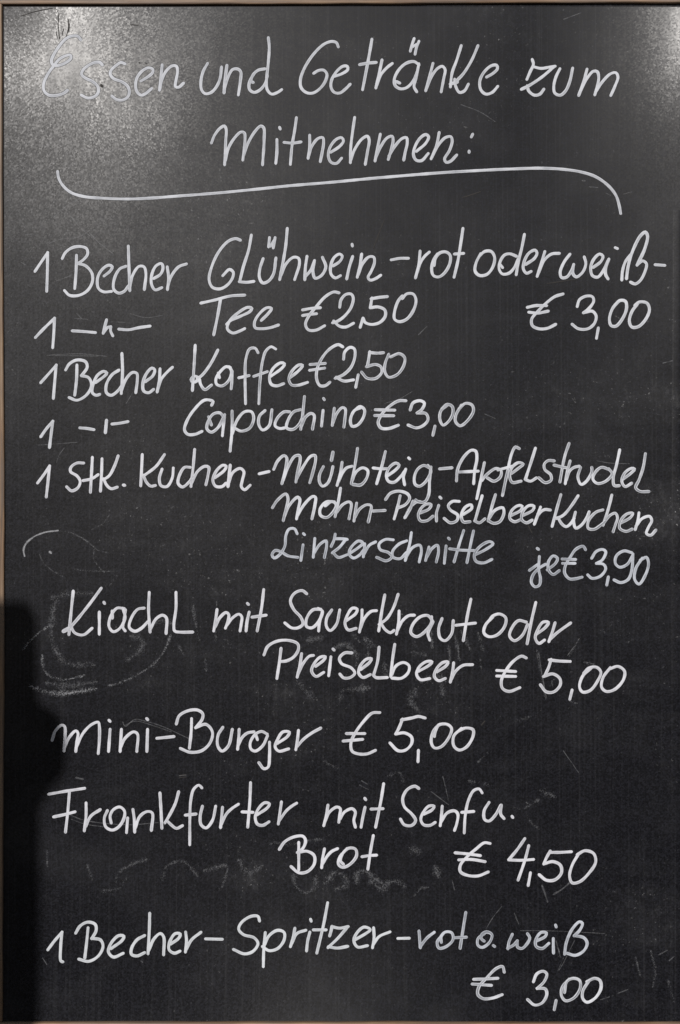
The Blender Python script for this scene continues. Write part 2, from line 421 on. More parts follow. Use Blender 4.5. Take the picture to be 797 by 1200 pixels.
T('Mitnehmen:', 0, (240, 120, "32,188 45,155 70,122 92,110 100,125 98,180 93,290; 97,270 110,215 140,165 170,138 185,142 188,175 178,268; 180,255 200,195 235,135 262,110 275,118 277,180 270,290; 337,175 337,230 332,283; 350,118 352,123; 428,73 420,130 408,200 400,288; 372,187 410,190 448,185; 490,155 490,210 483,260; 485,250 500,205 530,168 552,165 555,190 548,235 540,275; 590,232 630,205 648,180 640,165 615,172 585,210 577,250 590,280 615,285 638,262; 700,72 690,140 682,210 680,280; 682,270 700,220 735,170 760,158 768,175 760,230 750,288"),
  (400, 120, "182,150 170,210 158,272; 162,255 185,205 215,165 238,158 242,180 232,225 220,265; 223,250 250,205 285,168 305,165 308,190 298,235 292,268; 352,228 395,190 408,160 395,150 370,165 345,205 337,245 350,270 375,272 405,240; 457,142 445,200 420,262; 424,255 450,205 485,165 512,160 518,180 505,225 482,265 490,280 510,275 538,247; 613,150 608,160; 597,229 597,232"))
# -- mulled wine
T('1', 0, (30, 270, "45,190 75,145 103,105; 103,105 102,190 99,283"))
T('Becher', 0, (30, 270, "238,118 236,190 230,270; 172,130 185,105 215,82 255,75 285,85 290,110 272,135 245,155; 245,155 280,165 310,200 312,240 290,280 250,303 205,303 183,282; 368,212 395,190 405,170 390,162 360,180 337,220 340,270 365,287 400,285; 467,168 440,180 415,225 412,275 435,293 460,285 480,260; 480,75 483,170 487,280; 487,265 500,210 530,168 553,170 562,200 555,275; 600,224 630,205 642,175 635,155 610,165 590,205 588,250 605,278 635,268; 662,172 668,220 663,275; 665,260 680,215 715,170 750,157"))
T('Glühwein', 0, (220, 250, "245,125 225,118 190,130 145,180 112,250 100,310 115,345 150,353 185,335 210,300 213,275 195,262 165,290; 297,103 285,170 260,250 243,318; 243,320 275,322 308,318; 382,115 378,155; 408,115 400,160; 388,152 403,128; 352,213 337,260 335,300 350,325 375,318 400,285 412,210; 465,72 458,150 445,230 430,308; 435,290 460,235 495,205 518,210 522,235 500,308; w5.2 557,203 550,250 547,308; 550,295 575,265 592,222; 592,222 585,270 595,303 625,290 645,250 630,207; 680,245 710,225 722,200 710,190 685,205 668,245 670,285 690,302 712,292; 770,203 755,250 743,305; 768,146 769,151"),
  (400, 250, "95,192 88,240 75,297; 80,285 100,235 130,203 152,205 155,230 140,270 125,300 135,312 160,305 183,290; 235,217 275,210 312,210"))
T('rot', 0, (400, 250, "368,178 362,240 347,300; 352,285 370,230 390,200 410,182; 450,190 432,215 422,260 430,290 455,297 485,275 508,230 508,195 488,180 460,185 440,210 434,242; 568,72 558,140 545,220 527,297; 530,190 570,187"))
T('oder', 0, (400, 250, "650,190 630,230 625,270 645,290 680,285 708,250 716,205 700,178 670,178 645,200"),
  (590, 250, "60,200 30,189 5,195 -15,225 -20,260 -5,283 25,280 50,255 70,212; -14,240 -5,252; 98,100 85,165 70,225 60,285; 105,238 145,210 157,185 148,172 120,185 97,225 93,260 108,280 128,272; 193,180 175,240 158,293; 163,280 190,220 225,190 260,187"))
T('weiß -', 0, (590, 250, "310,192 285,225 265,275 272,300 295,298 318,268 328,240; 326,250 324,280 340,297 370,275 385,235 378,205; 420,252 455,225 465,200 450,190 425,210 408,250 415,290 440,298 465,270 488,222; 492,215 478,255 477,285 488,305; 524,161 531,164; 553,310 556,270 570,225 592,195; w5.4 575,303 582,250 600,185 640,105 663,88 673,105 660,165 625,240; 625,240 650,222 668,235 660,275 638,315 615,330 595,322; 710,240 752,243"))
T('€ 3,00', 0, (590, 320, "277,98 240,110 200,140 160,180 132,215 135,245 165,260 205,258 243,240; 113,160 150,152 200,152; 120,183 160,187 208,178; 345,155 355,125 385,108 415,110 422,130 400,165 375,185; 375,185 415,178 433,200 425,235 395,260 350,260 322,240; 443,258 435,303; w5 535,135 510,165 495,215 503,245 525,248 555,215 575,165 570,132 545,128 520,150; w5 625,145 600,180 588,225 600,252 630,250 665,215 682,170 670,140 635,135 615,150"))
# -- tea
T('1 ditto mark', 0, (30, 330, "47,260 85,220 135,172; 135,172 132,240 127,307; 220,230 270,233 325,238; 378,180 370,210 363,240; 366,236 385,213 397,212; 398,212 397,230 407,252; 437,222 480,225 530,215 580,208"))
T('Tee', 0, (220, 320, "63,140 130,125 200,107 265,103; 153,125 140,200 122,287; 183,238 200,222 250,200 290,180 300,165 280,160 230,190 195,225 185,260 210,280 245,270 265,260; 345,220 375,190 392,165 370,162 335,190 312,230 315,255 350,260 390,254 423,243"))
T('€2,50', 0, (340, 320, "227,92 205,88 165,110 120,160 85,205 72,240 85,265 120,267 160,247; 60,172 100,165 140,162; 60,198 90,193 122,190; 232,158 238,125 260,100 285,98 295,115 285,160 250,205 215,228 200,232; 205,225 230,248 260,252 295,235; 382,118 375,160; 380,120 420,113 453,110; 376,162 410,158 442,172 445,200 420,230 380,240 350,230 342,212; 340,212 328,252; 523,108 505,130 488,180 488,215 510,227 545,215 578,170 588,125 575,98 545,97 525,118"))
# -- coffee
T('1', 0, (30, 390, "72,232 105,195 143,152; 143,152 137,220 130,305"))
T('Becher', 0, (30, 390, "240,152 238,220 230,290; 188,172 205,145 240,127 280,135 288,160 262,200; 262,200 295,210 308,245 285,290 240,315 205,303; 328,232 365,205 380,188 365,180 335,200 315,245 312,280 330,292 345,288; 435,175 405,195 378,240 378,280 400,292 430,272 447,250; 450,98 453,180 447,282; 450,265 470,215 500,185 520,190 522,220 515,278; 560,228 595,200 603,172 590,165 565,190 548,235 552,272 575,280 597,265; 628,170 625,220 615,275; 618,262 635,215 665,180 685,162"))
T('Kaffee', 1, (210, 390, "75,60 70,150 62,268; 180,82 150,140 110,195 85,215; 88,222 65,232 55,218 70,202 92,212 100,240 120,265 150,245; 238,162 220,158 195,178 172,215 175,240 200,248 230,225 245,180 235,160; 247,180 246,230 243,260; 188,208 183,190; w4.3 368,92 355,72 330,75 312,120 308,200 310,330; 280,210 325,200; w4.3 450,75 430,65 405,85 390,130 378,220 372,330; 350,203 410,182; 430,202 480,165 493,145 475,140 440,165 422,205 430,240 455,248 487,238; 520,208 560,175 577,152 560,150 530,175 512,215 525,243 555,245 598,232"))
T('€2,50', 1, (340, 390, "245,65 225,55 180,80 145,125 125,175 125,220 140,247 165,247 185,232; 95,148 163,143; 93,175 160,165; 250,122 255,90 280,68 300,75 303,110 285,160 250,195 212,212; 217,208 250,225 295,220; 318,198 307,253; 372,90 362,155; 372,92 405,95 435,93; 358,158 400,148 425,160 428,185 400,213 360,212 335,185; 460,102 445,140 442,180 460,207 500,195 530,155 535,115 510,97 470,112"))
# -- capucchino
T('1 ditto mark', 0, (30, 450, "72,245 98,208 127,175; 127,175 120,230 112,295; 255,205 290,208 318,213; w5.6 378,172 373,225; 405,187 440,183 477,176"))
T('Capucchino', 1, (200, 450, "192,98 198,82 160,75 110,120 75,175 65,215 80,235 115,235 145,222; 248,155 230,135 200,140 175,175 170,210 190,225 220,205 248,155; 190,190 178,155; 252,145 247,190 242,240; 287,128 287,210 278,312; 288,232 310,170 345,130 378,130 388,160 370,205 330,220 302,208; 440,125 415,150 412,190 430,215 460,195 473,122; 555,130 530,130 495,165 488,195 510,208 532,205; 605,120 575,130 548,170 542,205 570,212 600,188 618,150; 625,60 618,130 608,210; 612,195 630,155 655,137 670,145 663,210; 712,125 705,195; 715,69 717,72"),
  (380, 440, "47,155 42,195 38,232; 42,220 60,175 85,150 98,155 97,200 92,240; 172,150 140,165 122,210 130,237 155,232 183,195 188,160 168,145 140,165"))
T('€3,00', 1, (380, 440, "380,118 350,118 310,140 270,180 252,220 265,245 300,248 345,233; 240,160 328,162; 237,187 323,188; 402,160 415,128 450,118 468,130 455,160 435,175; 435,175 475,178 485,205 465,232 430,245 393,232; 517,238 508,278; 575,138 545,165 540,205 555,232 580,215 600,180 598,145 575,135 550,155; 640,140 615,185 613,215 635,235 670,210 697,165 690,138 660,130 630,155"))
# -- cakes
T('1 Stk.', 0, (30, 510, "57,222 85,185 112,145; 112,145 105,215 97,287; 270,130 240,130 212,150 210,170 240,190 255,215 245,245 215,260 193,242; 312,105 308,180 303,265; 270,212 310,203 338,185; 357,112 355,180 350,260; 432,98 415,145 390,190 365,207; 365,205 380,235 400,250 427,243; 458,233 462,234"))
T('Kuchen', 0, (30, 510, "545,92 542,160 538,235; 648,92 610,145 552,190; 550,188 565,220 585,238 605,235; 637,160 625,200 632,235 660,240 685,200 690,155"),
  (190, 510, "130,150 105,150 80,190 75,225 95,242 125,220 142,195; 152,68 145,150 135,238; 140,220 165,170 200,145 218,150 215,185 205,230; 248,198 290,165 300,145 285,140 255,165 237,210 250,238 280,240 298,225; w5.2 318,142 313,190 308,238; 312,220 330,175 365,155 382,170 375,210 370,240 385,255 410,235"))
T('- Mürbteig -', 1, (190, 510, "455,180 498,170; 522,158 540,120 570,95 582,105 575,165 560,225; 565,210 590,145 620,98 642,95 645,115 632,175 625,217; 628,205 660,145 695,98 715,95 717,115 705,170 690,220"),
  (360, 500, "75,188 58,225 58,260 72,278 95,265 112,225 120,188; w6 120,122 114,155; 163,168 155,220 140,273; 145,260 165,215 185,192 208,185; 235,103 225,170 207,265; 207,260 230,210 260,192 283,205 278,240 250,272 215,270; 365,118 350,180 325,265; 310,193 345,197 372,196; 374,230 415,200 430,180 415,170 385,190 370,230 380,255 405,260 435,235 458,205; 460,200 450,235 455,270; 475,147 478,150; 570,192 545,181 515,200 500,240 505,270 525,278 555,255 578,205 565,182; 578,190 572,250 567,320 550,350 522,352 508,343; 620,197 675,192"))
T('Apfelstrudel', 1, (520, 510, "60,212 65,160 95,100 130,70 150,75 155,110 145,165 140,225; 75,172 160,168; 190,130 175,200 155,295; 178,212 200,185 245,155 268,165 265,195 235,215 205,200; 352,62 335,55 318,85 300,160 275,280; 255,162 320,145; 318,178 355,150 372,135 350,128 320,150 308,190 320,220 360,215; 428,62 410,120 382,205; 382,207 405,215 432,200; 515,120 490,118 470,135 472,160 500,185 502,210 475,222 445,200; 585,40 565,100 543,217; 517,140 560,150 572,152; 590,122 575,180 568,225; 572,210 590,165 610,150 632,145"),
  (597, 510, "332,152 320,195 335,230 360,215 385,170 385,152; 465,160 430,150 400,175 390,205 410,225 450,215 480,180 465,158; 515,70 500,140 485,200 490,235 512,236; 527,208 570,175 585,158 570,155 540,175 525,215 540,240 570,225; 635,88 625,150 605,210 590,245 610,262 650,263"))
T('Mohn-', 1, (310, 560, "38,138 60,105 100,75 110,95 102,140 88,198; 93,180 115,130 155,90 165,100 158,145 150,190; 155,175 185,125 225,87 238,90 235,130 222,190; 325,112 290,112 260,145 262,175 290,185 320,160 335,125 315,110 285,130 ; 355,50 345,110 330,180; 335,165 365,125 395,112 405,120 395,190; 430,120 424,160 418,200; 422,185 445,145 480,125 498,130 493,170 485,205; 508,155 562,152"))
T('PreiselbeerKuchen', 1, (430, 560, "155,85 145,130 128,190; 88,100 110,72 150,62 190,75 200,95 180,125 145,140; 215,110 200,150 178,185; 183,175 205,135 232,112 250,112; 248,164 290,145 300,125 280,122 255,140 240,175 250,200 280,200 308,180; 335,130 325,165 325,200; 342,91 345,94; 430,110 400,110 380,130 390,150 425,175 420,200 390,210 362,190; 452,170 490,142 487,126 462,135 442,170 450,205 480,205; 538,85 525,130 505,200; 505,202 525,210 550,192; 600,80 585,130 567,200; 570,190 600,150 635,140 640,165 620,205 590,212 568,200; 675,175 720,150 725,132 705,130 675,155 668,190 690,205 718,195"),
  (597, 560, "65,175 110,150 115,132 90,130 62,160 58,195 80,210 105,198; 145,138 132,175 117,215; 120,205 140,165 165,148 190,150; 240,80 220,150 200,225; 320,85 290,130 255,172 228,188; w6 222,188 230,186; 228,188 245,215 265,228 285,215 302,190; 308,162 300,200 310,235 335,222 365,180 372,160; 435,150 405,160 370,200 368,235 395,240 425,222 445,205; 478,82 465,135 438,220; 440,210 470,175 495,165 505,185 495,220 485,250; 522,210 565,185 577,165 550,168 520,200 515,235 545,250 572,240; 605,165 600,200 588,240; 592,225 620,190 655,180 665,200 650,230 640,260 660,268 683,245"))
T('Linzerschnitte', 2, (310, 600, "152,100 140,78 115,80 100,110 95,160 70,200 45,215 35,200 50,180 75,185 110,205 155,212; 180,155 170,225; 183,102 186,105; 235,125 228,210; 230,195 260,150 288,135 290,160 280,212; 330,105 325,130 312,160; 330,125 360,125 385,128; 378,130 350,165 318,190; 320,190 345,212 385,200; 400,192 440,165 460,145 440,135 405,165 395,195 415,215 445,200 465,175; 468,150 466,180 462,208; 466,195 490,155 518,140; 600,130 565,128 535,150 540,175 580,190 595,210 570,228 525,212"),
  (450, 600, "105,135 70,150 40,185 42,210 75,218 105,190; 128,98 120,150 100,225; 103,210 135,165 168,155 175,180 165,232; 210,165 195,225; 200,210 225,170 250,155 255,185 245,232; 290,160 282,238; 302,123 305,126; 372,88 352,150 328,232; 418,90 405,150 388,235; 308,172 360,178 420,180; 425,200 475,175 510,148 495,138 450,160 422,200 430,230 465,238 503,222"), wid=4.5)
T('je', 2, (597, 620, "140,130 137,190 145,230 140,262 120,270 103,250 110,215 140,182 168,165; 95,192 130,167; 131,91 135,94; 178,190 215,160 225,137 205,125 182,155 185,195 205,212 232,195"), wid=4.6)
T('€ 3,90', 2, (597, 620, "355,95 345,80 310,95 285,130 262,170 258,205 280,232 310,232 338,225; 248,140 308,142; 250,160 305,160; 385,135 405,105 435,95 450,105 435,143 408,160; 408,160 440,165 450,185 425,220 385,230 367,215; 462,225 455,260; 570,110 535,102 500,125 495,160 515,178 550,165 575,125; 577,118 572,190 555,235 520,250 490,238; 620,137 590,185 585,235 605,257 635,215 650,160 640,132 612,145"), wid=4.6)
# -- Kiachl
T('Kiachl', 0, (60, 670, "103,92 95,170 83,292; 233,78 180,150 120,225 78,272; w7 60,277 88,262; 90,250 110,285 150,295 190,265; 225,190 225,290; 247,144 249,147; 340,172 308,170 280,205 270,255 290,280 320,265 345,215 335,172; 347,180 340,230 335,260 345,275; 286,215 285,185; 433,170 405,175 375,215 365,260 390,278 420,265 450,235; 458,98 455,180 462,280; 465,265 490,220 520,203 538,215 537,287; 583,98 583,170 573,250 577,277 600,282 660,282"))
T('mit', 0, (230, 670, "97,178 90,230 82,275; 87,260 110,215 140,190 152,200 147,235 137,262; 143,250 170,215 200,198 213,210 210,245 205,275; 247,190 237,235 233,275; 240,149 243,152; 315,85 305,170 285,275; 262,212 325,203"))
T('Sauerkraut', 0, (230, 670, "515,102 495,88 460,100 440,135 455,175 490,215 498,245 475,262 445,262 415,240; 580,175 545,178 515,220 515,255 540,262 570,235 590,185 570,172; 588,190 575,240 572,275; 632,180 610,215 608,255 625,275 655,245 670,180; 702,228 745,195 752,175 730,170 705,205 695,245 710,272 745,265"),
  (400, 670, "97,180 95,230 85,280; 90,262 110,215 140,185 163,182; 203,110 190,180 175,275; 265,107 245,165 212,220 178,245; 185,240 205,270 230,285 245,275; 270,185 268,235 258,290; 262,275 285,230 315,205 340,203; 425,228 405,205 370,210 335,245 325,285 350,303 385,285 420,240 422,212; 428,235 405,290 413,318; 470,220 455,265 462,310 485,322 515,290 523,230; 605,130 590,200 570,320; 537,250 580,245 625,240"))
T('oder', 0, (530, 670, "190,210 155,250 148,285 170,303 210,295 245,255 250,215 220,197 188,208 178,222; 345,235 310,228 280,260 268,300 290,322 325,300 352,248; 390,145 370,230 350,335; 393,292 435,260 450,237 425,235 400,270 388,310 405,335 430,320; 480,240 468,280 452,325; 457,315 490,285 552,240"))
T('Preiselbeer', 0, (300, 735, "117,100 110,160 98,238; 38,128 55,90 100,65 155,62 195,78 198,105 175,140 140,158 115,160; 213,125 205,180 193,232; 198,215 220,170 250,135 267,132; 280,182 315,155 325,138 300,140 272,170 260,205 280,230 315,212; 350,140 340,225; 361,103 364,106; 447,120 415,120 390,145 400,170 445,190 462,215 440,235 410,237 393,220; 490,197 530,165 540,147 515,150 485,185 480,215 500,235 533,222; 575,95 568,160 550,222; 550,226 560,235 612,235; 648,82 638,150 630,230; 632,225 655,180 690,165 715,180 712,210 680,238 637,238"),
  (430, 735, "243,205 290,178 305,162 280,160 245,185 232,220 250,245 292,240; 328,208 370,180 380,162 355,165 325,195 315,230 335,250 365,240; 405,168 400,210 390,255; 393,245 415,205 450,178 492,175"))
T('€ 5,00', 0, (560, 735, "225,143 205,135 165,160 130,205 110,250 115,285 145,300 195,283; 90,202 175,207; 90,228 175,230; 342,152 330,190 312,228; 335,153 380,158 430,160; 308,230 350,218 383,240 385,270 355,302 320,302 293,270; 440,295 430,335; 530,190 490,228 475,280 490,303 525,295 560,250 575,210 555,187 520,190 495,215; 618,190 585,235 578,280 600,300 640,290 680,245 685,205 655,183 615,195"))
# -- mini burger
T('Mini-', 0, (50, 820, "45,188 60,145 90,118 103,125 105,170 100,238; 103,220 125,175 155,145 165,155 160,195 155,240; 158,220 190,155 230,115 260,105 265,125 265,190 260,250; 315,140 308,240; 311,97 314,100; 368,140 362,240; 363,225 385,180 425,150 443,160 440,240; 490,140 487,240; 487,89 490,92; 535,180 612,172"))
T('Burger', 0, (200, 820, "98,90 96,150 88,225; 27,112 40,75 80,52 125,48 150,65 148,90 118,130; 118,130 165,115 195,150 185,200 145,238 90,245 47,228; 243,130 222,165 220,215 240,240 270,215 288,140; 320,140 318,180 313,230; 315,215 335,175 360,155 388,150; 450,160 425,148 395,162 372,200 375,230 395,240 430,215 452,170; 462,200 462,260 455,315 435,322 413,295; 405,185 400,170; 498,204 545,172 555,152 525,150 500,185 488,220 505,240 550,230; 597,145 592,190 585,232; 588,222 620,185 660,155 700,133"))
T('€ 5,00', 0, (380, 820, "258,60 225,62 185,100 145,155 125,200 130,240 160,253 200,253 238,237; 105,158 188,158; 90,193 178,185; 365,92 350,130 335,158; 362,94 410,85 440,78 470,85; 335,160 375,155 408,175 408,205 380,235 345,238 308,203; 440,238 438,288; 535,117 508,150 500,200 515,225 545,220 580,180 595,135 575,115 535,118 520,145 515,170; 640,135 605,170 605,215 630,235 665,220 695,170 695,140 660,132 630,145"))
# -- Frankfurter
T('Frankfurter', 0, (50, 900, "30,122 110,108 195,95; 125,115 118,200 107,298; 53,228 100,218 150,205; 203,165 203,220 195,292; 200,275 225,225 268,195; 302,200 288,235 295,275 325,290 355,275 380,235 382,200 360,182 330,195 315,225 320,255; 397,235 392,300; 422,195 428,240 430,298; 432,280 455,225 490,203 512,210 508,290; 548,118 553,200 557,280; 635,112 620,165 590,225 572,255; 580,245 600,265 625,282 652,270; w4.3 743,92 730,80 705,100 692,150 688,220 687,357; 668,220 715,215"),
  (180, 900, "228,180 218,225 222,265 245,280 275,245 290,180; 322,185 318,230 313,277; 317,262 340,215 365,190 395,170; 453,70 450,150 440,275; 415,205 463,207; 484,218 530,187 542,168 520,162 490,190 475,230 485,262 510,268 538,252; 597,160 590,210 583,260; 588,245 620,200 650,175 667,165"))
T('mit', 0, (360, 900, "97,175 90,220 78,268; 83,250 105,205 140,182 155,190 152,220 148,252; 152,240 175,205 210,190 225,205 218,245 225,275; 270,185 260,230 252,275; 270,143 273,147; 357,75 345,150 320,275; 300,192 353,190"))
T('Senf u.', 0, (450, 900, "162,95 145,85 110,100 88,140 95,180 130,215 148,245 130,268 95,265 78,240; 188,215 225,195 235,178 210,178 185,205 172,240 185,265 215,268 238,255; 272,180 268,230 263,268; 267,252 295,210 330,200 345,215 340,260 330,290; w4.3 458,115 445,98 420,105 395,150 380,220 375,302; 365,207 418,203; 490,162 468,200 470,240 490,248 520,220 545,175; 548,175 545,215 560,235; 599,227 601,230"))
T('Brot', 0, (310, 960, "160,110 160,170 160,235; 70,140 95,105 140,82 180,80 192,100 180,135 155,155; 155,155 200,150 232,170 232,210 200,245 160,250 125,222; 280,140 272,180 267,225; 270,210 295,170 315,150 340,138; 385,138 350,180 345,210 365,225 400,210 430,170 425,140 395,135 365,160 355,195 368,210; 508,78 495,150 483,232; 457,175 490,170 522,168"))
T('€ 4,50', 0, (520, 960, "215,113 190,110 150,140 110,175 78,215 78,245 110,262 160,265 207,247; 55,157 110,162 170,170; 72,190 130,188 192,198; 378,92 345,140 305,188; 305,190 360,192 418,188; 397,125 380,190 348,283; 405,252 395,308; 497,150 480,180 468,208; 497,155 540,155 595,152; 470,208 510,198 545,215 550,250 520,283 480,285 447,260; 628,165 600,215 588,265 600,297 635,292 680,250 710,200 700,160 660,147 625,165"))
# -- Spritzer
T('1', 0, (40, 1040, "65,290 95,250 130,210; 130,210 124,280 125,343 133,347"))
T('Becher-', 0, (40, 1040, "252,190 245,260 237,328; 195,212 215,180 250,162 285,172 290,200 270,238; 270,238 310,245 322,275 300,320 255,345 210,335; 360,285 410,248 420,228 395,225 360,260 347,300 370,325 415,308; 515,225 480,245 455,285 455,312 480,320 515,305; 540,122 538,200 532,308; 535,295 560,240 590,215 605,230 605,313; 638,264 675,237 683,218 660,215 635,250 630,290 655,307 680,298; 708,210 712,250 707,300; 710,290 735,245 778,210"),
  (200, 1040, "165,240 240,242"))
T('Spritzer -', 0, (200, 1040, "415,155 408,135 375,135 330,165 318,195 340,220 390,235 408,262 385,298 345,310 295,290; 442,212 435,290 433,368; 440,265 460,225 500,200 530,210 530,245 500,285 460,295 430,277; 580,192 572,235 560,275; 565,262 590,215 630,200; 650,210 640,250 635,295; 654,150 656,156; 733,73 715,170 683,305; 668,198 725,198"),
  (330, 1040, "235,183 232,200 225,225; 235,183 270,190 310,183; 305,188 265,235 218,280; 220,277 260,283 308,275; 343,244 395,214 415,197 385,185 350,215 338,250 355,278 400,272; 430,190 432,235 425,280; 428,268 455,230 505,208; 545,238 595,237"))
T('rot', 2, (330, 1040, "642,205 645,240 648,280; 648,275 680,235 712,210; 745,230 727,255 735,283 765,278 800,245 795,212 765,208 744,232 746,255"),
  (520, 1040, "103,118 93,180 77,283; 50,235 105,232"))
T('o.', 2, (520, 1040, "190,215 160,240 160,270 180,280 215,255 225,220 200,208 178,220 176,240 188,250; 233,272 237,275"))
T('weiß', 2, (520, 1040, "320,220 305,255 300,285; 300,283 325,270 343,250; 343,252 345,278 365,285 390,262 402,235 392,217; 433,250 475,228 480,212 455,210 430,245 432,275 460,285 490,262; 512,240 512,270 513,305; 523,177 525,183; 565,310 572,260 600,195 635,160 648,168 635,200 610,225; 612,225 655,235 670,260 655,295 615,317 578,308"))
T('€ 3,00', 1, (540, 1100, "203,155 195,130 165,140 120,185 85,225 80,260 105,280 150,277 192,262; 62,190 115,188 172,185; 55,212 142,218; 340,200 355,165 385,152 402,165 390,200 358,232; 358,232 395,235 402,260 380,300 345,310 313,285; 445,290 437,330; 505,190 475,225 470,265 490,290 530,275 558,230 555,195 525,185 495,200 485,250; 600,195 570,245 570,280 590,297 630,275 655,230 650,195 625,185 590,200"))
MATS = (M_WET, M_MID, M_DRY)
def pick(mi, y):
    if mi: return MATS[mi]
    return M_HEAD if y < 200 else M_FIRST if y < 500 else M_LOW if y > 1000 else M_WET
counts = {}
for word, mi, wid, chunks in TEXT:
    counts[word] = counts.get(word, 0)+1
    kind = 'price' if '€' in word else 'word'
    write(kind, 'handwritten white "%s"' % word, pick(mi, chunks[0][1]), wid, chunks)
fl = "67.6,201.3 68.6,208 73,216.4 82.6,225.2 97.7,230.2 122.8,232.4 150.4,233.2 175.5,232.2 213,229.4 250,226.6 300,221.8 340,217.6 385,213.9 437.6,208.9 475,205.7 513,202.7 550.6,200.4 597.6,198.1 635,197.1 660,198.4 680.5,201.4 698,207.1 713,217.7 721.9,229 725.6,240.3 727.4,249.8"
flx = ' '.join('%.2f,%.2f' % tuple(float(v)*ZS for v in p.split(',')) for p in fl.split())
write('underline_flourish', 'long curved white line under the heading', M_HEAD, 4.6, [(0, 0, flx)])

# ------------------------------------------------------------------ wiped-off chalk, scratches, chips
def marks(name, mat, wid, chunks, base=0.00003, dome=0.00002, jitter=0.5, taper=0.0):
    for ox, oy, txt in chunks:
        for s in txt.split(';'):
            if s.strip(): write(name, None, mat, wid, [(ox, oy, s)], jitter, dome, base, taper)
marks('chalk_smudge', M_GHOST, 2.6, [(0, 600, "115,205 110,180 120,150 155,118 210,95 270,87; w3.8 234,187 237,190")])
marks('chalk_smudge', M_SMF, 2.6, [(0, 600, "270,87 330,97 380,120 430,155 455,178 510,190; 440,175 438,220 470,265 485,280; 185,200 205,240 240,270 290,300; 350,268 420,275 545,278"),
                                   (0, 600, "430,80 480,55 510,15; w2 60,340 70,330; w3 510,345 545,300; w3 752,160 762,158; w3 533,82 537,88; w2 48,225 56,228")])
marks('chalk_smudge', M_SM, 8.5, [(0, 700, "150,418 200,438 270,450 350,443 440,428"), (0, 700, "w5 198,275 198,310 215,352 260,378 320,382 390,365")], jitter=0.6)
marks('chalk_smudge', M_SM, 4.5, [(0, 700, "510,412 560,400 640,362 720,310 770,245 795,180; 110,245 140,205 190,160 235,130")], jitter=0.6)
marks('chalk_smudge', M_SMF, 10.0, [(0, 700, "265,20 250,60 243,120 245,200 262,252 292,296 350,316 430,314; 620,183 655,190 668,215 650,250 600,290; 250,0 330,-20 420,-18; 230,400 330,410 440,395; 700,130 750,108 790,120"),
    (160, 700, "w5 262,15 268,80 280,140 292,200; w4 375,20 372,100 370,200; w4 320,290 325,340; w5 200,230 215,260"),
    (300, 735, "370,95 410,80 450,100 470,150 465,190; 395,330 400,300 440,290 520,285; 510,60 525,90 520,130; 250,60 300,50; 600,180 610,230; 740,120 780,130; 740,300 720,340 760,390; w5 900,90 905,150 898,190; w5 930,40 945,110 950,150; 780,250 860,230 870,300; 200,260 260,330"),
    (560, 735, "w4 275,110 290,190 305,260 315,330; w5 430,130 470,60; w4 500,165 540,172; w4 10,150 15,190; w5 700,70 720,60; w4 340,270 355,245; w4 430,345 460,355"),
    (400, 700, "w6 60,180 90,210 130,200 160,230; w6 330,160 345,230; w6 420,160 425,230; w6 560,160 600,240; w6 640,170 660,240"),
    (310, 960, "w5 30,115 60,110 100,118 150,112 200,100 260,95; 135,270 145,310 190,345 235,320 240,280; 290,290 330,250 380,275 375,310 340,325; 430,290 435,250 480,245 500,265 535,290; 500,295 560,330 575,300 620,290 650,310; 690,140 720,155; w5 700,355 730,325 760,318; 800,230 810,260"),
    (40, 1000, "w6 380,130 390,100 440,60 520,30; w6 250,60 270,120; w6 600,120 620,60 700,40 760,100; w6 800,80 900,60 880,150; w4 60,-10 62,60; w6 320,175 400,160 430,120; 960,40 1000,90 1060,60"),
    (450, 900, "w5 600,180 650,190 720,150; w5 670,220 690,260 720,280; w5 400,60 500,80; w5 20,40 70,20 90,60; 740,110 790,130"),
    (380, 860, "w5 0,130 60,160; w5 900,-60 960,-80; w4 720,130 760,90"),
    (700, 1090, "w4 180,130 190,170 200,210; w5 250,100 270,190 260,260; w5 330,240 360,330")], jitter=0.9)
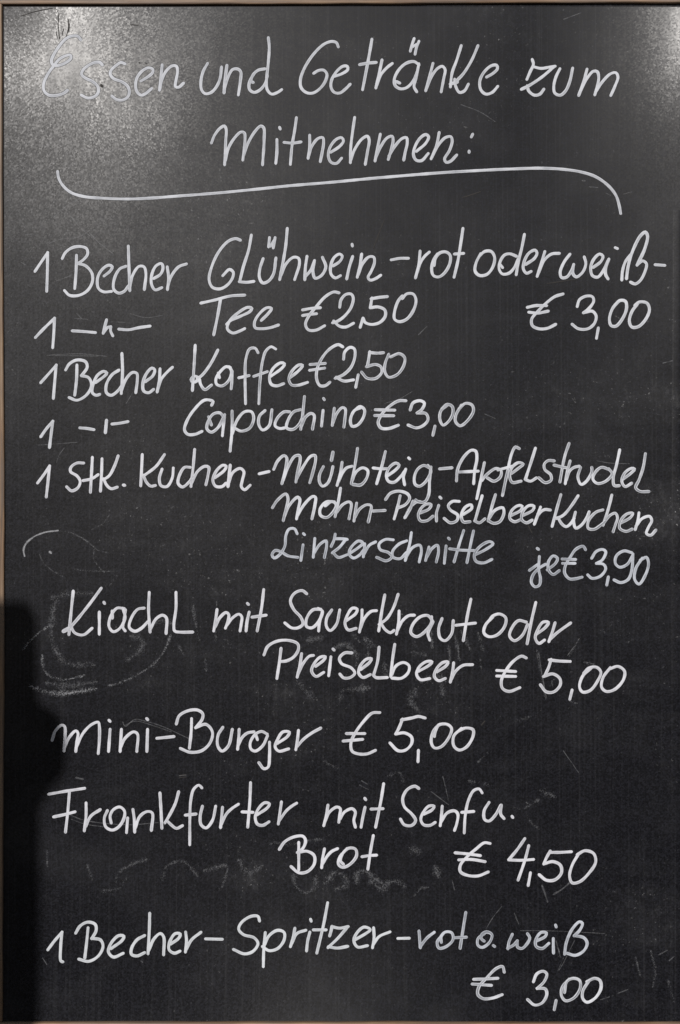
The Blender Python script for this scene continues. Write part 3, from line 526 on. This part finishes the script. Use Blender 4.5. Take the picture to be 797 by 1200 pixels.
# fine pale scratches (pixels of the photograph)
SC = """500,75 520,70 560,30 595,0|40,0"""
scr = [(50, 180, "0,80 40,55 75,30; 130,290 180,350 235,395; 150,155 185,120; 30,260 60,215; 250,160 285,158; 270,195 305,188"),
       (30, 270, "0,20 30,18; 110,60 160,42 250,30 300,0; 300,12 340,55 410,110; 145,235 210,212; w1.4 240,190 270,172; 330,150 345,158; 130,-60 200,-120 300,-170; -20,150 0,160"),
       (30, 330, "w1.3 230,172 290,176; w1.3 400,188 465,190; 240,150 262,172; 490,150 560,168 640,158; 140,345 340,348"),
       (30, 390, "100,105 250,98 380,110; 470,330 500,280"),
       (30, 450, "60,285 140,280 240,272; 145,365 158,330 180,300"),
       (340, 320, "w1.4 525,140 0,-0") if False else (590, 320, "w1.4 522,200 540,210"),
       (590, 250, "560,-90 600,-100"),
       (380, 440, "w1.3 283,130 350,110 410,75; 440,-190 480,-230; 750,180 797,200"),
       (597, 510, "410,120 470,130 560,133"),
       (757, 300, "w1.6 80,500 120,490 140,485"),
       (560, 170, "w3 490,166 498,167; 520,195 560,198; 600,225 620,235"),
       (500, 0, "w1.2 640,90 720,60"),
       (480, 120, "w1.2 240,10 330,45 400,90"),
       (50, 820, "w1.5 375,105 385,125 430,92 480,100 560,125 680,180; w1.3 385,120 430,100 520,122 600,150; w4 160,365 185,370; 640,355 670,352"),
       (50, 900, "w1.4 130,220 180,240 260,255 400,265 540,255; w1.4 135,240 200,262 290,275"),
       (450, 900, "w1.4 275,40 290,100 300,150; 220,110 300,170; w2.6 667,162 670,165"),
       (360, 900, "w1.6 245,80 285,100; w1.6 255,60 280,75"),
       (520, 960, "w2.6 460,310 472,345 485,385; w2.6 515,350 555,325 590,295; 40,285 50,330"),
       (520, 1040, "w1.3 360,202 480,202 600,207 750,215; w1.3 540,385 560,350 610,250; w1.3 200,190 230,140 270,90; 330,120 350,170; w1.6 525,250 545,325; w1.6 535,285 540,300"),
       (600, 1100, "w1.6 685,75 725,55; w1.8 735,102 790,55; w1.6 495,255 540,238; w1.5 415,285 455,272; w1.2 215,150 240,90"),
       (560, 735, "w1.5 285,120 300,220 320,330; w1.4 345,260 350,275; 420,130 450,90"),
       (560, 860, "400,80 470,180"),
       (40, 1040, "w2.6 500,345 505,348; 40,330 60,360"),
       (0, 0, "w1.5 470,300 510,270; w1.5 1000,90 1010,130"),
       (40, 30, "w1.2 660,345 700,320 730,340; w1.2 520,80 550,100")]
for ox, oy, txt in scr:
    marks('scratch', M_SCR, 1.3, [(ox, oy, txt)], base=0.00002, dome=0.00001, jitter=0.3)
# dark gouges through the paint at the top left and a few chips
for ox, oy, txt in [(0, 0, "w1.3 275,60 272,120 278,180; w1.2 297,135 290,165; w1.4 318,90 320,130 310,170; w1.2 100,75 150,58 245,38; w1.2 610,115 645,118; w1.2 262,150 268,178; w1.1 325,110 322,150"),
                    (40, 30, "w3 313,278 318,284; w1.4 490,172 493,174; w1.4 520,175 524,176"),
                    (400, 170, "w1.4 565,245 600,235 650,218"), (590, 250, "w1.3 205,328 290,315 370,303"),
                    (430, 560, "w1.6 755,225 770,255"), (50, 900, "w1.4 640,45 670,42"),
                    (200, 820, "w1.4 40,355 70,350"), (380, 820, "w1.6 735,118 750,100"), (400, 100, "w1.1 150,760 200,630")]:
    marks('paint_chip', M_DARK, 1.4, [(ox, oy, txt)], base=0.00002, dome=0.00001, jitter=0.4)

# ------------------------------------------------------------------ unseen plank and bulge, added and shaped to throw the lower left shadow
YP = -1.15; ks_ = -YP/SUN.y*-1
def cast(px, py):
    X = (px-398.5)*K; Z = (600-py)*K; t = -YP/-SUN.y
    return X+SUN.x*t, Z+SUN.z*t
xr, zt = cast(39, 712)
shadow_caster = empty('added_shadow_plank', 'unseen plank with a round bulge, added to cast the shadow at the lower left', 'shadow_caster', (xr-0.07, YP, GZ))
def pmesh(bm, name, mat):
    bmesh.ops.recalc_face_normals(bm, faces=bm.faces)
    me = bpy.data.meshes.new(name); bm.to_mesh(me); bm.free(); return link(name, me, mat, shadow_caster)
bm = bmesh.new(); hp = zt-GZ
ring = []
for z, xa, xb, d in ((0, -0.074, 0.080, 0.014), (hp-0.003, -0.07, 0.070, 0.014), (hp, -0.068, 0.068, 0.011)):
    ring.append([bm.verts.new(v) for v in ((xa, -d, z), (xb, -d, z), (xb, d, z), (xa, d, z))])
uvl = bm.loops.layers.uv.new('UVMap')
for a, b in zip(ring, ring[1:]):
    for q in range(4):
        f = bm.faces.new((a[q], a[(q+1) % 4], b[(q+1) % 4], b[q]))
        for lp in f.loops: lp[uvl].uv = (lp.vert.co.z, q*0.14+(lp.vert.co.x+lp.vert.co.y))
bm.faces.new(ring[-1]); pmesh(bm, 'caster_shaft', M_WOOD)
def lathe(name, prof, cx, cy, mat, n=32):
    bm = bmesh.new(); rs = []
    for r, z in prof: rs.append([bm.verts.new((cx+r*math.cos(2*math.pi*i/n), cy+r*math.sin(2*math.pi*i/n), z)) for i in range(n)])
    for a, b in zip(rs, rs[1:]):
        for i in range(n): bm.faces.new((a[i], a[(i+1) % n], b[(i+1) % n], b[i])).smooth = True
    bm.faces.new(rs[0]); bm.faces.new(rs[-1]); return pmesh(bm, name, mat)
bx, bt = cast(77, 828); _, bb = cast(77, 948)
cx = bx-(xr-0.07)-0.038
lathe('caster_bulge', [(0.014, bb-GZ), (0.024, bb-GZ+0.022), (0.036, bb-GZ+0.040), (0.038, bt-GZ-0.028), (0.033, bt-GZ-0.010), (0.018, bt-GZ)], cx, 0.0, M_STEEL)  # added bulge, only there to widen the cast shadow
